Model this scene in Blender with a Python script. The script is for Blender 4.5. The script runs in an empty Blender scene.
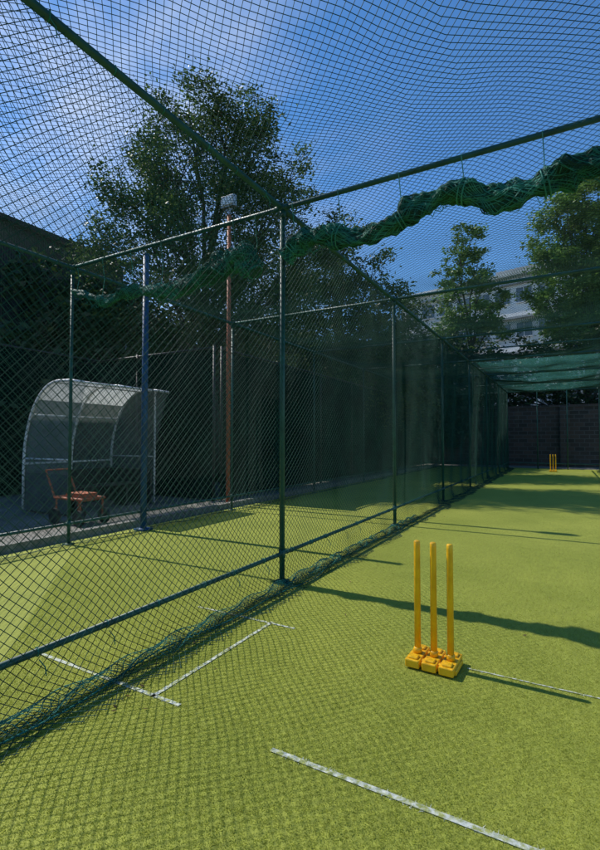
import bpy, math, random
import numpy as np
from mathutils import Vector, noise as mnoise
random.seed(7); rng=np.random.default_rng(7)
S=bpy.context.scene
COL=S.collection

# ------------------------------------------------------------------ helpers
def newmat(name):
    m=bpy.data.materials.new(name); m.use_nodes=True
    nt=m.node_tree; b=nt.nodes['Principled BSDF']
    return m,nt,b
def add(nt,t,**kw):
    n=nt.nodes.new(t)
    for k,v in kw.items(): setattr(n,k,v)
    return n
def noise_col(nt,scale,c1,c2,coord='Object',detail=4,lo=.35,hi=.65,vec=None):
    tc=add(nt,'ShaderNodeTexCoord'); n=add(nt,'ShaderNodeTexNoise')
    n.inputs['Scale'].default_value=scale; n.inputs['Detail'].default_value=detail
    if vec:
        mp=add(nt,'ShaderNodeMapping'); mp.inputs['Scale'].default_value=vec
        nt.links.new(tc.outputs[coord],mp.inputs[0]); nt.links.new(mp.outputs[0],n.inputs['Vector'])
    else: nt.links.new(tc.outputs[coord],n.inputs['Vector'])
    r=add(nt,'ShaderNodeValToRGB')
    r.color_ramp.elements[0].position=lo; r.color_ramp.elements[1].position=hi
    r.color_ramp.elements[0].color=(*c1,1); r.color_ramp.elements[1].color=(*c2,1)
    nt.links.new(n.outputs['Fac'],r.inputs[0])
    return n,r
def simple(name,c1,c2,scale=8,rough=.5,bump=0,metal=0,spec=.5,vec=None):
    m,nt,b=newmat(name)
    n,r=noise_col(nt,scale,c1,c2,vec=vec)
    nt.links.new(r.outputs[0],b.inputs['Base Color'])
    b.inputs['Roughness'].default_value=rough; b.inputs['Metallic'].default_value=metal
    b.inputs['Specular IOR Level'].default_value=spec
    if bump:
        bp=add(nt,'ShaderNodeBump'); bp.inputs['Strength'].default_value=bump
        nt.links.new(n.outputs['Fac'],bp.inputs['Height']); nt.links.new(bp.outputs[0],b.inputs['Normal'])
    return m
def mkobj(name,verts,faces,mats,parent=None,smooth=False,fmat=None):
    me=bpy.data.meshes.new(name)
    if isinstance(verts,np.ndarray) and isinstance(faces,np.ndarray):
        nv=len(verts); nf,k=faces.shape
        me.vertices.add(nv); me.vertices.foreach_set('co',verts.astype(np.float32).ravel())
        me.loops.add(nf*k); me.loops.foreach_set('vertex_index',faces.astype(np.int32).ravel())
        me.polygons.add(nf); me.polygons.foreach_set('loop_start',np.arange(0,nf*k,k,dtype=np.int32))
        me.polygons.foreach_set('loop_total',np.full(nf,k,dtype=np.int32))
    else:
        me.from_pydata([tuple(v) for v in verts],[],[tuple(f) for f in faces])
    if not isinstance(mats,(list,tuple)): mats=[mats]
    for m in mats: me.materials.append(m)
    if fmat is not None: me.polygons.foreach_set('material_index',np.asarray(fmat,dtype=np.int32))
    if smooth: me.polygons.foreach_set('use_smooth',np.ones(len(me.polygons),dtype=bool))
    me.update(calc_edges=True); me.validate()
    o=bpy.data.objects.new(name,me); COL.objects.link(o)
    if parent: o.parent=parent
    return o
def empty(name,loc=(0,0,0)):
    e=bpy.data.objects.new(name,None); COL.objects.link(e); e.location=loc; e.empty_display_size=.2
    return e
class MB:
    def __init__(s): s.v=[]; s.f=[]; s.m=[]
    def box(s,c,d,mi=0,rz=0):
        cx,cy,cz=c; dx,dy,dz=[q/2 for q in d]; b=len(s.v); ca,sa=math.cos(rz),math.sin(rz)
        for z in(-dz,dz):
            for (x,y) in((-dx,-dy),(dx,-dy),(dx,dy),(-dx,dy)):
                s.v.append((cx+x*ca-y*sa,cy+x*sa+y*ca,cz+z))
        for f in((0,3,2,1),(4,5,6,7),(0,1,5,4),(1,2,6,5),(2,3,7,6),(3,0,4,7)):
            s.f.append(tuple(b+i for i in f)); s.m.append(mi)
    def tube(s,pts,rad,n=10,mi=0,caps=True):
        pts=[Vector(p) for p in pts]
        if not isinstance(rad,(list,tuple)): rad=[rad]*len(pts)
        b=len(s.v); up=None
        for i,p in enumerate(pts):
            t=(pts[min(i+1,len(pts)-1)]-pts[max(i-1,0)]).normalized()
            if up is None: up=Vector((0,0,1)) if abs(t.z)<.9 else Vector((1,0,0))
            a=(up-t*up.dot(t)).normalized(); c=t.cross(a); up=a
            for k in range(n):
                g=2*math.pi*k/n
                s.v.append(tuple(p+(a*math.cos(g)+c*math.sin(g))*rad[i]))
        for i in range(len(pts)-1):
            for k in range(n):
                s.f.append((b+i*n+k,b+i*n+(k+1)%n,b+(i+1)*n+(k+1)%n,b+(i+1)*n+k)); s.m.append(mi)
        if caps:
            s.f.append(tuple(b+k for k in range(n))[::-1]); s.m.append(mi)
            s.f.append(tuple(b+(len(pts)-1)*n+k for k in range(n))); s.m.append(mi)
    def make(s,name,mats,parent=None,smooth=False,bevel=0):
        o=mkobj(name,s.v,s.f,mats,parent,False,s.m)
        if smooth:
            for p in o.data.polygons: p.use_smooth=(len(p.vertices)==4)
        if bevel:
            md=o.modifiers.new('bev','BEVEL'); md.width=bevel; md.segments=2; md.limit_method='ANGLE'
        return o

# ------------------------------------------------------------------ materials
M_pipe=simple('green_painted_steel',(.005,.05,.04),(.013,.085,.066),6,.45,.05,spec=.4)
M_blue=simple('blue_painted_steel',(.012,.055,.13),(.018,.085,.2),5,.5,spec=.3)
M_red=simple('red_painted_steel',(.30,.085,.04),(.40,.12,.055),5,.6,spec=.3)
M_grey=simple('grey_metal',(.3,.3,.3),(.45,.45,.45),9,.4,metal=.6)
M_dark=simple('black_plastic',(.01,.01,.011),(.02,.02,.022),9,.5)
M_white=simple('white_painted_frame',(.62,.62,.62),(.78,.78,.77),5,.4)
def net_material(name,c1,c2,tr=.2):
    m,nt,b=newmat(name)
    n,r=noise_col(nt,3,c1,c2); nt.links.new(r.outputs[0],b.inputs['Base Color'])
    b.inputs['Roughness'].default_value=.65; b.inputs['Specular IOR Level'].default_value=.25
    return m
M_net=net_material('green_net_cord',(.004,.040,.030),(.011,.072,.052))
M_teal_lit=net_material('teal_lit_cord',(.014,.13,.10),(.04,.24,.18))  # brighter teal paints sunlit highlights on rolls and hem; ties and rope share it
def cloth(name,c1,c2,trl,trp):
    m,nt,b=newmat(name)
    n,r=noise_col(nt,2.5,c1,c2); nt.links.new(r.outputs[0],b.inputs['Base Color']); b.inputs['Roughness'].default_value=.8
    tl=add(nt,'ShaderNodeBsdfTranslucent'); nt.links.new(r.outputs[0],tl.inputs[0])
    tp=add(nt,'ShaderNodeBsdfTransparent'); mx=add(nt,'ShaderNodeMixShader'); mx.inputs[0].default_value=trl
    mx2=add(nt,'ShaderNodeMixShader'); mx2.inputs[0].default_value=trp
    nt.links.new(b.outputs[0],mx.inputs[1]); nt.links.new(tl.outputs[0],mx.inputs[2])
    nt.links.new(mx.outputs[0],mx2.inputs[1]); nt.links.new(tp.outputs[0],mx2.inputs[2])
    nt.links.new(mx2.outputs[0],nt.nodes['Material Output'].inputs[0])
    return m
M_net_sheen=cloth('sunlit_net_sheen',(.06,.24,.19),(.11,.35,.29),.6,.52)  # translucent teal stands in for sunlit ceiling net at a grazing angle
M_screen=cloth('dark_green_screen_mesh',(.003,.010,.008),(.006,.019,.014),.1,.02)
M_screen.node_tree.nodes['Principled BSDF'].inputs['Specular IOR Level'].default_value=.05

def turf_mat(name,white=False,blade=False):
    m,nt,b=newmat(name); L=nt.links.new
    g=(1.26 if not blade else 1.7)
    n1,r1=noise_col(nt,.9,(.235*g,.262*g,.040*g),(.30*g,.318*g,.054*g),detail=6,lo=.3,hi=.7)
    n2,r2=noise_col(nt,260,(.60,.62,.56),(1.34,1.32,1.3),detail=3,lo=.3,hi=.7)
    n3,r3=noise_col(nt,14,(.88,.88,.86),(1.08,1.08,1.08),detail=5,lo=.3,hi=.7,vec=(3,.6,1))
    m1=add(nt,'ShaderNodeMix',data_type='RGBA',blend_type='MULTIPLY'); m1.inputs[0].default_value=1
    m2=add(nt,'ShaderNodeMix',data_type='RGBA',blend_type='MULTIPLY'); m2.inputs[0].default_value=1
    L(r1.outputs[0],m1.inputs[6]); L(r2.outputs[0],m1.inputs[7]); L(m1.outputs[2],m2.inputs[6]); L(r3.outputs[0],m2.inputs[7])
    out=m2.outputs[2]
    if white:
        n4,r4=noise_col(nt,45,(.1,.1,.1),(.9,.9,.9),detail=7,lo=.40,hi=.60)
        m3=add(nt,'ShaderNodeMix',data_type='RGBA'); L(r4.outputs[0],m3.inputs[0]); L(out,m3.inputs[6]); m3.inputs[7].default_value=(.72,.74,.66,1)
        out=m3.outputs[2]
    L(out,b.inputs['Base Color']); b.inputs['Roughness'].default_value=.75; b.inputs['Specular IOR Level'].default_value=.25
    if not blade:
        bp=add(nt,'ShaderNodeBump'); bp.inputs['Strength'].default_value=.3; bp.inputs['Distance'].default_value=.003
        L(n2.outputs['Fac'],bp.inputs['Height']); L(bp.outputs[0],b.inputs['Normal'])
    else:
        t=add(nt,'ShaderNodeBsdfTranslucent'); L(out,t.inputs[0]); mx=add(nt,'ShaderNodeMixShader'); mx.inputs[0].default_value=.5
        L(b.outputs[0],mx.inputs[1]); L(t.outputs[0],mx.inputs[2]); L(mx.outputs[0],nt.nodes['Material Output'].inputs[0])
    return m
M_turf=turf_mat('artificial_turf_mat'); M_blade=turf_mat('turf_fibre',blade=True); M_crease=turf_mat('faded_white_paint',white=True)
M_cfib=simple('painted_fibre',(.58,.61,.48),(.78,.8,.7),60,.8)
M_ground=simple('earth_and_paving',(.13,.12,.10),(.22,.21,.18),1.5,.9,.3)
M_yellow,nt,b=newmat('yellow_plastic')
n,r=noise_col(nt,14,(.80,.40,.004),(.92,.51,.008),detail=6); nt.links.new(r.outputs[0],b.inputs['Base Color'])
n5,r5=noise_col(nt,90,(.32,.32,.32),(.6,.6,.6)); nt.links.new(r5.outputs[0],b.inputs['Roughness'])
bp=add(nt,'ShaderNodeBump'); bp.inputs['Strength'].default_value=.15; bp.inputs['Distance'].default_value=.002
nt.links.new(n5.outputs['Fac'],bp.inputs['Height']); nt.links.new(bp.outputs[0],b.inputs['Normal'])
def leaf_mat(name,c1,c2,tr=.35):
    m,nt,b=newmat(name); L=nt.links.new
    g=add(nt,'ShaderNodeNewGeometry'); rr=add(nt,'ShaderNodeValToRGB')
    L(g.outputs['Random Per Island'],rr.inputs[0]); rr.color_ramp.elements[0].color=(*c1,1); rr.color_ramp.elements[1].color=(*c2,1)
    n1,r1=noise_col(nt,.9,(.6,.6,.6),(1.25,1.25,1.2))
    mm=add(nt,'ShaderNodeMix',data_type='RGBA',blend_type='MULTIPLY'); mm.inputs[0].default_value=1
    L(rr.outputs[0],mm.inputs[6]); L(r1.outputs[0],mm.inputs[7])
    L(mm.outputs[2],b.inputs['Base Color']); b.inputs['Roughness'].default_value=.5
    t=add(nt,'ShaderNodeBsdfTranslucent'); L(mm.outputs[2],t.inputs[0])
    mx=add(nt,'ShaderNodeMixShader'); mx.inputs[0].default_value=tr
    L(b.outputs[0],mx.inputs[1]); L(t.outputs[0],mx.inputs[2]); L(mx.outputs[0],nt.nodes['Material Output'].inputs[0])
    return m
M_leaf=leaf_mat('tree_leaves',(.035,.075,.016),(.10,.16,.04))
M_leaf2=leaf_mat('tree_leaves_b',(.06,.14,.025),(.17,.28,.06),.45)
M_leafd=leaf_mat('shrub_leaves',(.012,.03,.009),(.04,.075,.02))
M_dry=leaf_mat('dry_leaves',(.12,.07,.02),(.25,.17,.06))
M_bark=simple('bark',(.03,.024,.018),(.07,.055,.045),12,.9,.6,vec=(3,3,.6))

# ------------------------------------------------------------------ ground
mkobj('ground',[(-600,-600,0),(600,-600,0),(600,600,0),(-600,600,0)],[(0,1,2,3)],M_ground)
XL,XM,XR=-5.58,-2.36,1.32; H=3.6; YS=[.44+3.4*k for k in range(-1,8)]; Y0,Y1=YS[0],YS[-1]
turf=empty('artificial_turf')
mkobj('turf_sheet',[(XL-.15,-6,.004),(6,-6,.004),(6,Y1+.7,.004),(XL-.15,Y1+.7,.004)],[(0,1,2,3)],M_turf,turf)
CR=[(-2.9,-1.72,1.80,1.824),(-1.13,1.1,1.74,1.766),(-1.914,-1.89,1.80,2.96),(-2.6,-1.70,2.925,2.944),(-.52,1.15,2.925,2.935),
   (-2.0,.8,22.5,22.54),(-2.0,.8,21.28,21.32)]
mb=MB()
for (a,b_,c,d) in CR:
    base=len(mb.v); mb.v+=[(a,c,.008),(b_,c,.008),(b_,d,.008),(a,d,.008)]; mb.f.append((base,base+1,base+2,base+3)); mb.m.append(0)
crease=mb.make('crease_marking',M_crease)
def fibres(name,P,mat,parent,h=(.003,.0065),w=.0014):
    n=len(P); ang=rng.uniform(0,2*np.pi,n); hh=rng.uniform(*h,n); ww=w*rng.uniform(.7,1.5,n)
    lean=rng.normal(0,1.0,(n,2))*hh[:,None]
    v=np.zeros((n,3,3)); dx=np.cos(ang)*ww; dy=np.sin(ang)*ww
    v[:,0,:2]=P+np.c_[dx,dy]; v[:,1,:2]=P-np.c_[dx,dy]; v[:,:2,2]=.004
    v[:,2,:2]=P+lean; v[:,2,2]=.004+hh
    return mkobj(name,v.reshape(-1,3),np.arange(n*3).reshape(n,3),mat,parent)
N=1000000
yy=.3+rng.gamma(1.9,1.15,N); xx=rng.uniform(XL,1.6,N)
keep=(xx>-1.2-yy*1.1)&(yy<12); P=np.c_[xx,yy][keep]
inc=np.zeros(len(P),bool)
for (a,b_,c,d) in CR: inc|=(P[:,0]>a)&(P[:,0]<b_)&(P[:,1]>c)&(P[:,1]<d)
fibres('turf_fibres',P[~inc],M_blade,turf)
pc=P[inc]; pc=pc+rng.normal(0,.004,(len(pc),2)); sel=rng.random(len(pc))<np.clip(.6+.5*np.sin(pc[:,0]*7)*np.sin(pc[:,1]*5+1),.15,1)
fibres('painted_fibres',pc[sel],M_cfib,crease,h=(.005,.008),w=.0018)
nl=220; side=rng.random(nl)<.6
lx=np.where(side,XM+.08+np.abs(rng.normal(0,.22,nl)),rng.uniform(XL,1.3,nl)); ly=rng.uniform(1.6,16,nl)
c=np.c_[lx,ly,np.full(nl,.014)]; g=rng.uniform(0,6.28,nl); sz=rng.uniform(.008,.018,nl)[:,None]
a=np.c_[np.cos(g),np.sin(g),rng.normal(0,.25,nl)]*sz; b2=np.c_[-np.sin(g),np.cos(g),rng.normal(0,.3,nl)]*sz*.45
mkobj('fallen_leaves',np.stack([c-a,c+b2,c+a,c-b2],1).reshape(-1,3),np.arange(nl*4).reshape(nl,4),M_dry)

# ------------------------------------------------------------------ nets
cage=empty('cricket_practice_net_cage')
def make_net(name,f,U,V,a=.045,rad=.0018,seg=.22,mat=None,parent=cage,u0=0):
    st=a*math.sqrt(2); VV=[];FF=[];base=0
    n=int((U+V)/st)+1
    ang=np.array([0,2*np.pi/3,4*np.pi/3])
    for s in(1,-1):
        for i in range(n):
            c=(i+.5)*st-(V if s==1 else 0)
            if s==1: v0=max(0,-c); v1=min(V,U-c)
            else: v0=max(0,c-U); v1=min(V,c)
            if v1-v0<.02: continue
            k=max(2,int((v1-v0)*1.414/seg)+1)
            v=np.linspace(v0,v1,k); u=c+s*v+u0
            p=f(u,v)
            t=np.gradient(p,axis=0); t/=np.linalg.norm(t,axis=1)[:,None]+1e-9
            ref=np.array([.13,.21,.97]) if abs(t[0,2])<.8 else np.array([.9,.4,.1])
            A=np.cross(t,ref); A/=np.linalg.norm(A,axis=1)[:,None]+1e-9; B=np.cross(t,A)
            ring=p[:,None,:]+rad*(A[:,None,:]*np.cos(ang)[None,:,None]+B[:,None,:]*np.sin(ang)[None,:,None])
            VV.append(ring.reshape(-1,3))
            idx=base+np.arange(k*3).reshape(k,3)
            a0=idx[:-1];a1=idx[1:]
            q=np.stack([a0,np.roll(a0,-1,1),np.roll(a1,-1,1),a1],-1).reshape(-1,4)
            FF.append(q); base+=k*3
    return mkobj(name,np.concatenate(VV),np.concatenate(FF),mat or M_net,parent)
def side_f(X0,ph,fold=1):
    def f(u,v):
        x=X0+.012+.022*np.sin(u*1.9+ph)*np.sin(v*1.1)+.014*np.sin(u*5.3+v*1.7+ph)
        z=H-.03-v*.995-.012*np.abs(np.sin(u*3.5))
        low=np.clip(1-z/.5,0,1); x=x+low**2*(.05+.03*np.sin(u*4.1+ph))*fold
        over=np.clip(.015-z,0,None)
        z2=np.maximum(z,.012)+.02*np.abs(np.sin(u*9+ph))*np.clip(over*20,0,1)+.03*np.sin(over*16)*np.clip(over*20,0,1)*(.5+.5*np.sin(u*6))
        x=x+over*.8*fold+ .02*np.sin(u*13)*np.clip(over*9,0,1)
        return np.stack([x,u+.012*np.sin(v*3+u)+.008*np.sin(v*11+u*3),z2],-1)
    return f
def ceil_f(Xa,ph,wd):
    def f(u,v):
        bay=np.abs(np.sin(np.pi*(u-YS[0])/3.4)); cr=np.sin(np.pi*np.clip(v/wd,0,1))
        z=H+.02-.15*bay*cr-.03*bay*np.sin(u*3.1+ph)*cr-.02*np.sin(v*5+u*2)*cr
        return np.stack([Xa+v+.02*np.sin(u*2+ph)+.05*np.sin(u*.9+v)*cr+.006*np.sin(u*13),u+.06*np.sin(v*1.3+ph)+.006*np.sin(v*17),z],-1)
    return f
L_=Y1-Y0
make_net('side_net',side_f(XM,.3),L_,H+.30,a=.041,mat=M_net,u0=Y0,rad=.0023)
make_net('side_net_left',side_f(XL,1.7),L_,H+.12,a=.041,u0=Y0,rad=.0024)
make_net('side_net_right',side_f(XR,2.9,-1),L_,H+.1,u0=Y0)
make_net('ceiling_net',ceil_f(XM,.2,XR-XM),L_,XR-XM,a=.042,u0=Y0,rad=.0022)
make_net('ceiling_net_left',ceil_f(XL,1.1,XM-XL),L_,XM-XL,a=.042,u0=Y0,rad=.0020)
def end_f(u,v): return np.stack([u,Y1+.02+.03*np.sin(u*3)*np.sin(v),H-.02-v],-1)
make_net('end_net',end_f,XR-XL,H-.02,u0=XL)
def slack_f(u,v):
    w_=.5+.5*np.sin(u*1.7)*np.sin(u*4.3+1)
    return np.stack([XM+.02+v*(.30+.22*w_)+.02*np.sin(u*15),u+.02*np.sin(v*30),.012+(.04+.04*w_)*np.sin(np.pi*np.clip(v/.4,0,1))*np.abs(np.sin(u*7+v*9))+.16*np.clip(.1-v,0,1)*5*.2],-1)
make_net('slack_hem_net',slack_f,9.0,.36,a=.036,rad=.0022,seg=.04,mat=M_teal_lit,u0=-.8)  # teal cord paints the sunlit sheen of the slack hem
mb=MB()
mb.tube([(XM+.17+.04*math.sin(y*2.1)+.03*math.sin(y*5),y,.018) for y in np.arange(-.8,8.2,.12)],.005,6)
mb.make('hem_rope',M_teal_lit,cage,True)
vs=[];fs=[]
for j,(ya,yb,xa,xb) in enumerate([(YS[5]+.6,YS[6]-.06,XM+.1,XR),(YS[6]+.06,YS[7]-.06,XM+.06,XR),(YS[7]+.06,YS[8]-.1,XM+.06,XR)]):
    nx,ny=12,12; b0=len(vs)
    for a in range(nx+1):
        for c in range(ny+1):
            s,t=a/nx,c/ny
            vs.append((xa+(xb-xa)*s,ya+(yb-ya)*t,H+.04-.10*math.sin(math.pi*s)**.6*math.sin(math.pi*t)-.02*math.sin(9*s+j)*math.sin(7*t)))
    for a in range(nx):
        for c in range(ny):
            q=b0+a*(ny+1)+c; fs.append((q,q+ny+1,q+ny+2,q+1))
mkobj('net_sheen_sheets',vs,fs,M_net_sheen,cage,True)  # sheets added to paint the teal sheen of the far sunlit ceiling net

# ------------------------------------------------------------------ steel frame
mb=MB(); R=.027
for X in(XL,XM,XR):
    mb.tube([(X,Y0-.1,H),(X,Y1+.05,H)],.026,12)
    mb.tube([(X,Y0-.1,.27),(X,Y1,.27)],.019,10)
    for y in YS:
        r=.026 if X==XM else .021
        mb.tube([(X,y,.006),(X,y,H-.002)],r,14)
        mb.tube([(X,y-.06,H),(X,y+.06,H)],.033,12)
        mb.tube([(X,y,H-.10),(X,y,H-.02)],.033,12)
        mb.tube([(X,y,.23),(X,y,.31)],r+.006,12)
        mb.box((X,y,.014),(.11,.11,.012))
for y in YS:
    mb.tube([(XL,y,H+.001),(XR,y,H+.001)],.023,12)
    for X in(XL,XM,XR): mb.tube([(X-.07,y,H+.001),(X+.07,y,H+.001)],.031,12)
    if y>12: mb.tube([(XM,y-1.7,H+.001),(XR,y-1.7,H+.001)],.016,8)
mb.tube([(XL,Y1,.27),(XR,Y1,.27)],.02,8)
for X in(-1.1,.1): mb.tube([(X,Y1,.01),(X,Y1,H-.02)],.024,10)
mb.make('steel_frame',M_pipe,cage,True)
mb=MB()
for X in(XM,XL):
    for y in np.arange(.2,24,.42):
        y=y+random.uniform(-.06,.06)
        for z in(H,.27):
            rr_=.029 if z>1 else .023
            pts=[(X+rr_*math.cos(g),y+.01*math.sin(g*.5),z+rr_*math.sin(g)) for g in np.linspace(0,6.3,9)]
            mb.tube(pts,.004,4)
            if random.random()<.35: mb.tube([(X+.03,y,z-.03),(X+.05,y+.02,z-.07),(X+.045,y+.03,z-.12)],.003,4)
mb.make('tie_cords',M_teal_lit,cage)

# ------------------------------------------------------------------ rolled nets
def rolled(name,ctrl,rad,seed,nst=70):
    rg=np.random.default_rng(seed); ctrl=np.array(ctrl,float); n=210
    t=np.linspace(0,len(ctrl)-1,n); i=np.clip(t.astype(int),0,len(ctrl)-2); fr=(t-i)[:,None]
    g=lambda k: ctrl[np.clip(i+k,0,len(ctrl)-1)]
    p0,p1,p2,p3=g(-1),g(0),g(1),g(2)
    C=.5*((2*p1)+(-p0+p2)*fr+(2*p0-5*p1+4*p2-p3)*fr**2+(-p0+3*p1-3*p2+p3)*fr**3)
    rr=np.interp(t,np.arange(len(ctrl)),rad)
    rr=rr*(1+.15*np.sin(t*5+seed)+.10*np.sin(t*11+1)+.05*np.sin(t*27))
    T=np.gradient(C,axis=0); T/=np.linalg.norm(T,axis=1)[:,None]
    A=np.cross(T,[0,1,0.2]); A/=np.linalg.norm(A,axis=1)[:,None]; B=np.cross(T,A)
    jj=np.arange(n)
    def lump(ag,j): return .80+.17*np.sin(2*ag+j*.17)+.10*np.sin(3*ag-j*.23+1)+.07*np.sin(5*ag+j*.31)
    root=empty(name)
    mb=MB(); k=20
    for j in range(n):
        for q in range(k):
            gq=2*math.pi*q/k; r=rr[j]*lump(gq,j)*.97
            mb.v.append(tuple(C[j]+(A[j]*math.cos(gq)+B[j]*math.sin(gq))*r))
    for j in range(n-1):
        for q in range(k):
            mb.f.append((j*k+q,j*k+(q+1)%k,(j+1)*k+(q+1)%k,(j+1)*k+q)); mb.m.append(0)
    mb.f.append(tuple(range(k))[::-1]); mb.m.append(0); mb.f.append(tuple((n-1)*k+q for q in range(k))); mb.m.append(0)
    mb.make('bundle_core',M_net,root,True)
    mb=MB(); s=np.linspace(0,1,n)
    length=np.linalg.norm(np.diff(C,axis=0),axis=1).sum()
    for q in range(nst):
        dirn=1 if q%2 else -1
        a0=rg.uniform(0,6.28); tw=dirn*length*rg.uniform(5,9)
        ag=a0+tw*s+.3*np.sin(s*30+q)
        R_=rr*(lump(ag,jj)+.03+.09*rg.random())
        p=C+(A*np.cos(ag)[:,None]+B*np.sin(ag)[:,None])*R_[:,None]
        mb.tube(p,.0028,4,mi=int(rg.random()<.6),caps=False)  # randomly picked teal cords are painted highlights on the bundle
    for q in range(22):
        j=int(rg.integers(2,n-12)); L=int(rg.integers(5,10)); dz=rg.uniform(.02,.09)
        pts=[C[j+w]+np.array([0,rg.uniform(-.03,.03),-rr[j]*.8-dz*math.sin(math.pi*w/L)]) for w in range(L+1)]
        mb.tube(pts,.0026,4,mi=1,caps=False)
    mb.make('bundle_cords',[M_net,M_teal_lit],root)
    mb=MB()
    for j in range(8,n,33):
        c=C[j]; mb.tube([(c[0],c[1],H),(c[0]+.01,c[1]+.03,(H+c[2])/2),tuple(c)],.004,5)
        for dj in(0,2):
            c=C[min(n-1,j+dj)]
            pts=[tuple(c+(A[j]*math.cos(w)+B[j]*math.sin(w))*rr[j]*1.0) for w in np.linspace(0,6.3,14)]
            mb.tube(pts,.006,5)
    mb.make('ties',M_teal_lit,root)
    return root
Yb=YS[2]-.05
rolled('rolled_net',[(-2.30,Yb,3.08),(-2.1,Yb,3.22),(-1.85,Yb,3.20),(-1.55,Yb,3.12),(-1.25,Yb,3.16),(-1.0,Yb,3.27),(-.72,Yb,3.31),(-.42,Yb,3.18),(-.12,Yb,3.20),(.15,Yb,3.27),(.5,Yb,3.22),(.9,Yb,3.16),(1.27,Yb,3.2)],
       [.08,.10,.09,.08,.085,.095,.09,.095,.105,.10,.095,.09,.07],3,130)
rolled('rolled_net',[(-5.5,Yb,3.26),(-5.2,Yb,3.16),(-4.85,Yb,3.04),(-4.5,Yb,3.09),(-4.15,Yb,3.06),(-3.8,Yb,3.00),(-3.4,Yb,3.05),(-3.05,Yb,3.15),(-2.8,Yb,3.16),(-2.64,Yb,3.0)],
       [.03,.045,.06,.07,.065,.09,.095,.12,.14,.09],11,120)

# ------------------------------------------------------------------ stumps
def stumps(loc,rz=0):
    root=empty('cricket_stumps',loc); root.rotation_euler=(0,0,rz)
    mb=MB()
    for i in(-1,0,1):
        x=i*.098
        mb.tube([(x,0,.045),(x,0,.70),(x,0,.722),(x,0,.728),(x,0,.728)],[.0195,.0185,.0185,.015,.001],20)
        mb.tube([(x,0,.058),(x,0,.085),(x,0,.09)],[.026,.024,.019],20)
    o=mb.make('stumps',M_yellow,root,True)
    mb=MB()
    for i in(-1,0,1):
        mb.box((i*.098,0,.032),(.084,.235,.046))
        mb.box((i*.098,-.075,.060),(.055,.055,.012)); mb.box((i*.098,.075,.060),(.055,.055,.012))
    mb.box((0,0,.024),(.30,.17,.030)); mb.box((0,.06,.038),(.27,.03,.020)); mb.box((0,-.06,.038),(.27,.03,.020))
    mb.make('weighted_base',M_yellow,root,False,.007)
    return root
stumps((-.70,2.87,.006),math.radians(-2)); s2=stumps((-.45,22.5,.006))

# ------------------------------------------------------------------ poles
mb=MB(); mb.tube([(0,0,0),(0,0,4.15)],.045,16); mb.tube([(0,0,4.15),(0,0,4.17)],.05,16); mb.box((0,0,.02),(.2,.2,.03))
o=mb.make('blue_steel_pole',M_blue,None,True); o.location=(-5.50,5.0,0)
fl=empty('floodlight_pole',(-6.05,7.72,0))
mb=MB(); mb.tube([(0,0,0),(0,0,6.05)],.042,14); mb.box((0,0,.02),(.25,.25,.03)); mb.make('pole',M_red,fl,True)
mb=MB(); mb.tube([(0,0,6.0),(0,0,6.3)],.025,8); mb.box((0,-.02,6.32),(.34,.10,.24),0); mb.box((0,-.08,6.32),(.28,.03,.18),1)
for k in range(5): mb.box((-.12+.06*k,.06,6.32),(.012,.06,.2),0)
mb.make('lamp_head',[M_grey,M_white],fl,False,.004)

# ------------------------------------------------------------------ curved-roof shelter
M_poly=cloth('polycarbonate_sheet',(.6,.64,.63),(.76,.8,.78),.35,.12)
M_poly2=cloth('clear_end_panel',(.20,.26,.25),(.33,.39,.37),.3,.62)
sh=empty('curved_roof_shelter')
prof=[(-8.85,.05),(-8.85,.9)]
for k in range(1,13):
    g=math.pi/2*k/12; prof.append((-7.85-1.0*math.cos(g),.9+1.5*math.sin(g)))
prof+=[(-7.5,2.39),(-7.12,2.33)]
ya,yb=5.15,7.1
def skin(nm,pr,mat):
    vs=[];fs=[]
    for (x,z) in pr: vs+=[(x,ya,z),(x,yb,z)]
    for k in range(len(pr)-1): fs.append((2*k,2*k+1,2*k+3,2*k+2))
    mkobj(nm,vs,fs,mat,sh,True)
skin('roof_skin',prof[8:],M_poly); skin('back_skin',prof[:9],M_poly2)
for nm,y in(('end_panel_near',ya+.03),('end_panel_far',yb-.03)):
    pv=[(x,y,z-.01) for x,z in prof]+[(-7.5,y,1.0),(-7.5,y,.05)]
    mkobj(nm,pv,[tuple(range(len(pv)))],M_poly2,sh)
mb=MB()
mb.box((-8.18,ya+.06,.38),(1.3,.03,.72)); mb.box((-8.80,(ya+yb)/2,.38),(.03,yb-ya-.1,.72)); mb.box((-8.18,yb-.06,.38),(1.3,.03,.72))
mb.make('kick_panels',M_dark,sh)
mb=MB()
for y in(ya,(ya+yb)/2,yb):
    mb.tube([(x,y,z+.0) for x,z in prof],.025,8)
for (x,z) in(prof[1],prof[6],prof[12],prof[-1]): mb.tube([(x,ya,z),(x,yb,z)],.02,8)
for y in(ya,yb): mb.tube([(-7.5,y,.05),(-7.5,y,2.38)],.02,8); mb.tube([(-8.85,y,1.0),(-7.5,y,1.0)],.015,8)
mb.make('frame',M_white,sh,True)
mb=MB()
for k in range(4): mb.box((-8.2+.11*k,(ya+yb)/2,.45),(.09,yb-ya-.3,.03))
for y in(ya+.4,yb-.4): mb.box((-8.03,y,.22),(.35,.05,.43))
mb.make('bench_seat',M_dark,sh)

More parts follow.
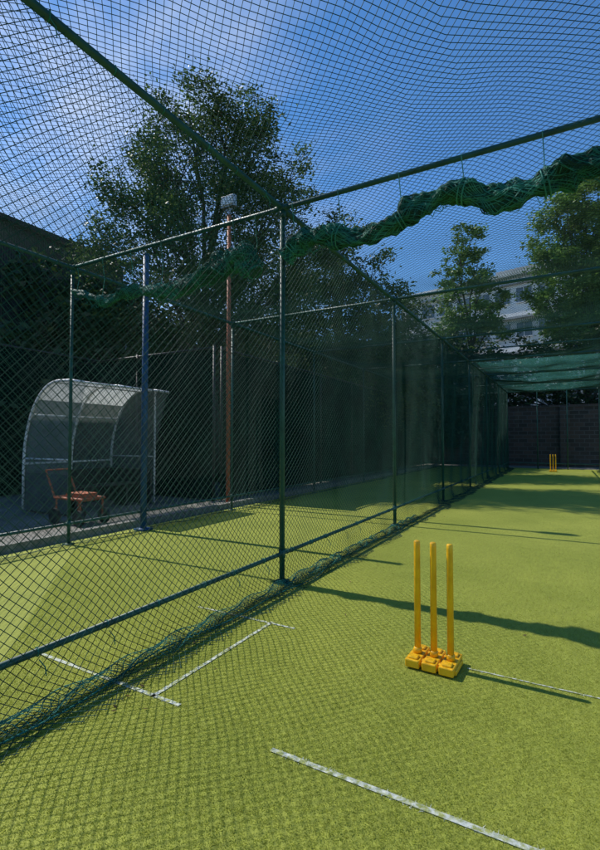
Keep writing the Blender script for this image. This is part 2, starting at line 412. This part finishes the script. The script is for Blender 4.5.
# small red hand trolley
tr=empty('red_hand_trolley',(-6.85,4.9,0))
mb=MB()
mb.tube([(-.35,-.2,.42),(.35,-.2,.42),(.35,.2,.42),(-.35,.2,.42),(-.35,-.2,.42)],.02,8)
mb.tube([(-.35,-.2,.42),(-.6,-.2,.85),(-.6,.2,.85),(-.35,.2,.42)],.016,8)
for x in(-.3,.3):
    for y in(-.2,.2): mb.tube([(x,y,.42),(x,y,.14)],.015,8)
mb.box((0,0,.40),(.66,.36,.02))
mb.box((.05,0,.46),(.4,.28,.08))
mb.make('frame',M_red,tr)
mb=MB()
for x in(-.3,.3):
    for y in(-.23,.23): mb.tube([(x,y-.025,.13),(x,y+.025,.13)],.125,18)
mb.make('wheels',M_dark,tr)
mb=MB(); mb.box((XL-.28,9,.05),(.12,32,.1)); mb.make('concrete_kerb',simple('kerb_concrete',(.16,.155,.14),(.27,.26,.23),9,.9,.3))

# ------------------------------------------------------------------ screens
def screen(name,x0,y0,x1,y1,h,rows=1):
    root=empty(name); n=int(math.hypot(x1-x0,y1-y0)/.4); vs=[];fs=[]
    dx,dy=(x1-x0),(y1-y0); L=math.hypot(dx,dy); nx,ny=-dy/L,dx/L
    for i in range(n+1):
        for k in range(7):
            s=i/n; o_=.04*math.sin(s*L*1.7+k)+.03*math.sin(s*L*4.3)
            vs.append((x0+dx*s+nx*o_,y0+dy*s+ny*o_,.03+(h-.05)*k/6-.03*math.sin(s*L*2.1)**2*(k==6)))
    for i in range(n):
        for k in range(6): q=i*7+k; fs.append((q,q+7,q+8,q+1))
    mkobj('mesh_cloth',vs,fs,M_screen,root,True)
    mb=MB(); m=int(L/2.4)
    for i in range(m+1): s=i/m; mb.tube([(x0+dx*s,y0+dy*s,0),(x0+dx*s,y0+dy*s,h+.05)],.03,8)
    mb.tube([(x0,y0,h),(x1,y1,h)],.025,8); mb.make('posts',M_dark,root,True)
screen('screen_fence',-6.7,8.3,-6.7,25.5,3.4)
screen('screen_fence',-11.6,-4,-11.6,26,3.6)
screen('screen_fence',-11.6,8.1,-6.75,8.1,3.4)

# ------------------------------------------------------------------ buildings & walls
M_clad,nt,b=newmat('dark_corrugated_cladding')
tc=add(nt,'ShaderNodeTexCoord'); w=add(nt,'ShaderNodeTexWave',bands_direction='Y'); w.inputs['Scale'].default_value=4
nt.links.new(tc.outputs['Object'],w.inputs['Vector']); bp=add(nt,'ShaderNodeBump'); bp.inputs['Strength'].default_value=.8; bp.inputs['Distance'].default_value=.05
nt.links.new(w.outputs['Fac'],bp.inputs['Height']); nt.links.new(bp.outputs[0],b.inputs['Normal'])
n,r=noise_col(nt,1.5,(.018,.02,.019),(.03,.033,.03)); nt.links.new(r.outputs[0],b.inputs['Base Color']); b.inputs['Roughness'].default_value=.7
M_glass=simple('window_glass',(.02,.025,.03),(.04,.05,.06),2,.1)
M_glassl=simple('office_glass',(.10,.12,.14),(.2,.23,.26),.4,.15)
wh=empty('dark_warehouse')
mb=MB(); mb.box((-18.5,3,4.05),(7,19,8.1)); mb.make('walls',M_clad,wh)
mb=MB()
mb.v+= [(-14.8,-6.7,8.1),(-14.8,12.7,8.1),(-18.5,12.7,9.2),(-18.5,-6.7,9.2),(-22.2,-6.7,8.1),(-22.2,12.7,8.1),(-14.8,-6.7,8.25),(-14.8,12.7,8.25),(-18.5,12.7,9.35),(-18.5,-6.7,9.35),(-22.2,-6.7,8.25),(-22.2,12.7,8.25)]
mb.f+=[(6,7,8,9),(9,8,11,10),(0,3,2,1),(3,4,5,2),(0,1,7,6),(1,2,8,7),(2,5,11,8),(0,6,9,3),(3,9,10,4),(4,10,11,5)]; mb.m+=[0]*10
mb.make('roof',M_clad,wh)
mb=MB()
for y in(-3,1,5,9):
    mb.box((-14.98,y,5.2),(.05,2.0,1.0)); 
mb.make('windows',M_glass,wh)

M_brick,nt,b=newmat('dark_brick')
tc=add(nt,'ShaderNodeTexCoord'); mp=add(nt,'ShaderNodeMapping'); mp.inputs['Rotation'].default_value=(math.pi/2,0,0)
br=add(nt,'ShaderNodeTexBrick'); br.inputs['Scale'].default_value=1; br.inputs['Brick Width'].default_value=.42; br.inputs['Row Height'].default_value=.2; br.inputs['Mortar Size'].default_value=.02
br.inputs['Color1'].default_value=(.035,.028,.023,1); br.inputs['Color2'].default_value=(.08,.052,.04,1); br.inputs['Mortar'].default_value=(.08,.075,.07,1)
nt.links.new(tc.outputs['Object'],mp.inputs[0]); nt.links.new(mp.outputs[0],br.inputs['Vector']); nt.links.new(br.outputs[0],b.inputs['Base Color']); b.inputs['Roughness'].default_value=.9
mb=MB(); mb.box((-2,27,1.5),(27,.25,3.0)); mb.box((-2,27,3.05),(27.1,.35,.1))
for x in np.arange(-15,12,3.0): mb.box((x,26.85,1.5),(.4,.3,3.0))
mb.make('brick_wall',M_brick)

M_wall=simple('white_render',(.72,.72,.71),(.82,.82,.8),.6,.8)
M_band=simple('grey_cladding',(.3,.31,.32),(.42,.43,.44),.8,.6)
ob=empty('white_office_building')
bx0,bx1,by,bh=-14.5,12,44,15.4
mb=MB(); mb.box(((bx0+bx1)/2,by+6,bh/2),(bx1-bx0,12,bh)); 
mb.box(((bx0+bx1)/2,by+5.8,bh+.15),(bx1-bx0+.8,12.8,.3))
mb.make('walls',M_wall,ob)
mb=MB(); mg=MB(); mf=MB()
for fl_ in range(5):
    z=1.4+3.0*fl_
    mb.box(((bx0+bx1)/2,by-.2,z+1.4),(bx1-bx0+.2,.4,.18))
    x=bx0+.5
    while x<bx1-1.2:
        mg.box((x+.65,by-.02,z+.35),(1.2,.1,1.25))
        mf.box((x+.65,by-.09,z+.35),(.05,.05,1.25)); mf.box((x+.65,by-.09,z-.3),(1.3,.12,.07)); mf.box((x+.65,by-.09,z+1.0),(1.3,.12,.07))
        x+=1.75
mb.make('floor_bands',M_band,ob); mg.make('windows',M_glassl,ob); mf.make('window_frames',M_white,ob)
mb=MB(); mb.box((-4,by+6,bh+1.2),(5,4,1.9)); mb.box((3,by+4,bh+.9),(2,2,1.2)); mb.make('roof_plant',M_band,ob)
th=math.radians(-12); ob.rotation_euler=(0,0,th); px,py=-3.,44.
ob.location=(px-(px*math.cos(th)-py*math.sin(th)),py-(px*math.sin(th)+py*math.cos(th)),0)

# ------------------------------------------------------------------ trees
ca,sa=math.cos(math.radians(29.4)),math.sin(math.radians(29.4))
def tree(name,base,lobes,mat,leaf=.11,perclump=90,clumps=14,trunk_r=.22,seed=0,trunk_top=None):
    rg=np.random.default_rng(seed); root=empty(name,base)
    mb=MB(); zt=trunk_top or .55*max(l[2] for l in lobes); cen=np.mean([[l[0],l[1]] for l in lobes],0)
    tp=[Vector((cen[0]*.5*s**1.5+.12*math.sin(s*5+seed),cen[1]*.5*s**1.5+.1*math.cos(s*4),zt*s)) for s in np.linspace(0,1,8)]
    mb.tube(tp,[trunk_r*(1.35 if i==0 else 1-.08*i) for i in range(8)],10)
    C=[];RC=[]
    for li,(e,n_,z,r) in enumerate(lobes):
        st=tp[min(7,max(3,3+int(rg.integers(0,5))))]; en=Vector((e,n_,z))
        mid=st.lerp(en,.5)+Vector((rg.normal(0,.25),rg.normal(0,.25),.1*(en-st).length))
        pts=[st,st.lerp(mid,.5)+Vector((0,0,.1)),mid,mid.lerp(en,.55),en]
        mb.tube(pts,[trunk_r*.45,trunk_r*.36,trunk_r*.26,trunk_r*.17,trunk_r*.08],7)
        k=int(clumps*(r/1.2)**1.6)+4
        d=rg.normal(size=(k,3)); d/=np.linalg.norm(d,axis=1)[:,None]; rad=r*rg.uniform(.2,1.1,k)**.7
        cc=np.array([e,n_,z])+d*rad[:,None]*np.array([1,1,.85])
        for q in range(k):
            a=Vector(cc[q]); s0=pts[int(rg.integers(2,5))]
            m_=s0.lerp(a,.5)+Vector((rg.normal(0,.1),rg.normal(0,.1),rg.normal(0,.1)))
            mb.tube([s0,m_,a],[trunk_r*.10,trunk_r*.06,trunk_r*.03],4,caps=False)
        C.append(cc); RC.append(np.full(k,max(.28,r*.27)))
    mb.make('trunk_and_limbs',M_bark,root,True)
    C=np.concatenate(C); RC=np.concatenate(RC)*rg.uniform(.6,1.35,len(C))
    cnt=(perclump*rg.uniform(.5,1.4,len(C))*np.clip((RC/.35),.5,3)**1.5).astype(int)
    ctr=np.repeat(C,cnt,0); rr=np.repeat(RC,cnt)
    n=len(ctr); P=ctr+rg.normal(size=(n,3))*rr[:,None]*np.array([.62,.62,.42])
    a=rg.normal(size=(n,3)); a/=np.linalg.norm(a,axis=1)[:,None]; a[:,2]*=.6
    b=rg.normal(size=(n,3)); b=np.cross(a,b); b/=np.linalg.norm(b,axis=1)[:,None]
    l=leaf*rg.uniform(.6,1.4,n)[:,None]
    V=np.stack([P-a*l*.5,P+b*l*.24,P+a*l*.6,P-b*l*.24],1).reshape(-1,3)
    mkobj('foliage',V,np.arange(n*4).reshape(n,4),mat,root)
    return n
def off(r,d,z,rad):
    return (r*ca-d*sa, r*sa+d*ca, z, rad)
tot=0
tot+=tree('broadleaf_tree',(-9.9,11.9,0),[off(-.9,0,12.0,1.2),off(.4,0,11.9,1.3),off(-2.2,.4,10.9,1.1),off(1.4,-.3,11.3,1.2),off(2.4,.6,10.2,1.1),off(-3.1,0,9.4,1.1),
   off(-1.2,.2,10.0,1.7),off(.8,0,9.8,1.7),off(1.7,0,8.6,1.6),off(-3.9,.5,8.1,1.1),off(-2.4,.3,8.4,1.4),off(-1.4,-.8,7.6,1.5),off(.6,1,7.3,1.7),off(3.2,.3,7.8,1.2),off(-.2,-.5,6.0,1.7),off(2.4,-.3,6.0,1.6),off(-3.2,0,6.1,1.6),off(-4.3,.8,5.6,1.4),off(1,0,4.8,1.7),off(-1.6,0,4.6,1.8)],
   M_leaf,.12,125,17,.22,1)
tot+=tree('broadleaf_tree',(-8.2,17.5,0),[off(0,0,9.2,1.4),off(-1.8,.4,8.2,1.6),off(1.5,0,8.0,1.4),off(.3,0,7.2,1.8),off(2.6,.5,6.6,1.5),off(-2.2,0,6.2,1.8),off(1,0,5.2,1.9),off(-1.2,-.5,4.7,1.9),off(3.2,0,4.9,1.5),off(2.6,0,3.6,1.5),off(0,0,3.4,1.7)],M_leaf,.15,100,16,.18,2)
tot+=tree('slender_tree',(-5.0,30,0),[off(0,0,14.0,.8),off(-.5,0,12.7,1.0),off(.6,0,12.3,1.0),off(-1.0,0,11.2,1.1),off(.5,0,10.7,1.3),off(1.5,0,9.8,1.1),off(-.8,0,9.2,1.4),off(1.1,0,8.1,1.4),off(-1.4,0,7.4,1.4)],M_leaf2,.2,95,14,.16,3)
tot+=tree('slender_tree',(1.2,32,0),[off(0,0,16.2,1.4),off(1.8,0,17.0,1.5),off(-1.5,0,14.6,1.5),off(.8,0,13.8,1.9),off(-2.0,0,12.3,1.5),off(1.8,0,11.4,2),off(-.2,0,12.4,1.6),off(-.2,0,10,1.8),off(-2.2,0,9.6,1.5),off(2,0,8.7,2),off(3.5,0,13.8,1.8),off(0.4,0,7.4,2.0),off(3.3,0,16.2,1.4),off(-1.6,0,7.8,1.5)],M_leaf2,.2,115,14,.22,4)
bl=[];rgb=np.random.default_rng(5)
for k in range(34):
    t=k/33; x=-13.6+ (9.5*max(0,t-.35)/.65)**1.0; y=6+22.5*t
    for zz in((2.0,3.0,3.6) if y<8.6 else (2.0,3.6,5.2)):
        bl.append((x+12+rgb.uniform(-.8,.8),y-8+rgb.uniform(-.5,.5),zz+rgb.uniform(-.5,.5),rgb.uniform(1.2,1.7)))
tot+=tree('background_trees',(-12,8,0),bl,M_leafd,.24,46,10,.16,6,3)
bl=[]
for k in range(16):
    x=-7+18*k/15
    for zz in(3.0,4.6,5.7+rgb.uniform(-.6,.9)): bl.append((x+rgb.uniform(-.5,.5),rgb.uniform(-.6,.6),zz,rgb.uniform(1.0,1.5)))
tot+=tree('background_trees',(0,29.3,0),bl,M_leafd,.24,46,10,.16,8,3)
print('LEAVES',tot)

# ------------------------------------------------------------------ light, sky
EL=math.radians(46.8)
w=bpy.data.worlds.new('World'); S.world=w; w.use_nodes=True; nt=w.node_tree
bg=nt.nodes['Background']; sky=add(nt,'ShaderNodeTexSky',sky_type='NISHITA'); sky.sun_disc=False
sky.sun_elevation=EL; sky.sun_rotation=math.radians(-90); sky.air_density=1.0; sky.dust_density=.0; sky.ozone_density=3.5; sky.altitude=800
hs=add(nt,'ShaderNodeHueSaturation'); hs.inputs['Saturation'].default_value=1.2; hs.inputs['Value'].default_value=1.22
nt.links.new(sky.outputs[0],hs.inputs['Color'])
tc=add(nt,'ShaderNodeTexCoord'); mp=add(nt,'ShaderNodeMapping'); mp.inputs['Scale'].default_value=(1.0,2.6,3.2); mp.inputs['Rotation'].default_value=(.3,.5,.7)
nz=add(nt,'ShaderNodeTexNoise'); nz.inputs['Scale'].default_value=1.5; nz.inputs['Detail'].default_value=8; nz.inputs['Roughness'].default_value=.6
nt.links.new(tc.outputs['Generated'],mp.inputs[0]); nt.links.new(mp.outputs[0],nz.inputs['Vector'])
rp=add(nt,'ShaderNodeValToRGB'); rp.color_ramp.elements[0].position=.38; rp.color_ramp.elements[1].position=.8
nt.links.new(nz.outputs['Fac'],rp.inputs[0])
dp=add(nt,'ShaderNodeVectorMath',operation='DOT_PRODUCT'); dp.inputs[1].default_value=(-.78,.42,.46)
nt.links.new(tc.outputs['Generated'],dp.inputs[0])
mr=add(nt,'ShaderNodeMapRange'); mr.inputs[1].default_value=.76; mr.inputs[2].default_value=1.0; mr.inputs[3].default_value=.0; mr.inputs[4].default_value=.8
nt.links.new(dp.outputs['Value'],mr.inputs[0])
ml=add(nt,'ShaderNodeMath',operation='MULTIPLY'); nt.links.new(rp.outputs[0],ml.inputs[0]); nt.links.new(mr.outputs[0],ml.inputs[1])
mx=add(nt,'ShaderNodeMix',data_type='RGBA'); nt.links.new(ml.outputs[0],mx.inputs[0]); nt.links.new(hs.outputs[0],mx.inputs[6]); mx.inputs[7].default_value=(6.5,6.9,7.5,1)
nt.links.new(mx.outputs[2],bg.inputs[0]); bg.inputs[1].default_value=.15
sl=bpy.data.lights.new('sun','SUN'); sl.energy=5; sl.angle=math.radians(.53); sl.color=(1,.97,.91)
so=bpy.data.objects.new('sun',sl); COL.objects.link(so)
so.rotation_euler=Vector((math.cos(EL),0,-math.sin(EL))).to_track_quat('-Z','Y').to_euler()

cd=bpy.data.cameras.new('camera'); cam=bpy.data.objects.new('camera',cd); COL.objects.link(cam); S.camera=cam
cd.sensor_fit='VERTICAL'; cd.sensor_height=36; cd.lens=36*470/850; cd.clip_end=2000; cd.clip_start=.05
cam.location=(0,0,1.35); cam.rotation_euler=(math.radians(90+1.8),math.radians(0),math.radians(29.4))
S.view_settings.view_transform='Standard'; S.view_settings.look='None'; S.view_settings.exposure=0
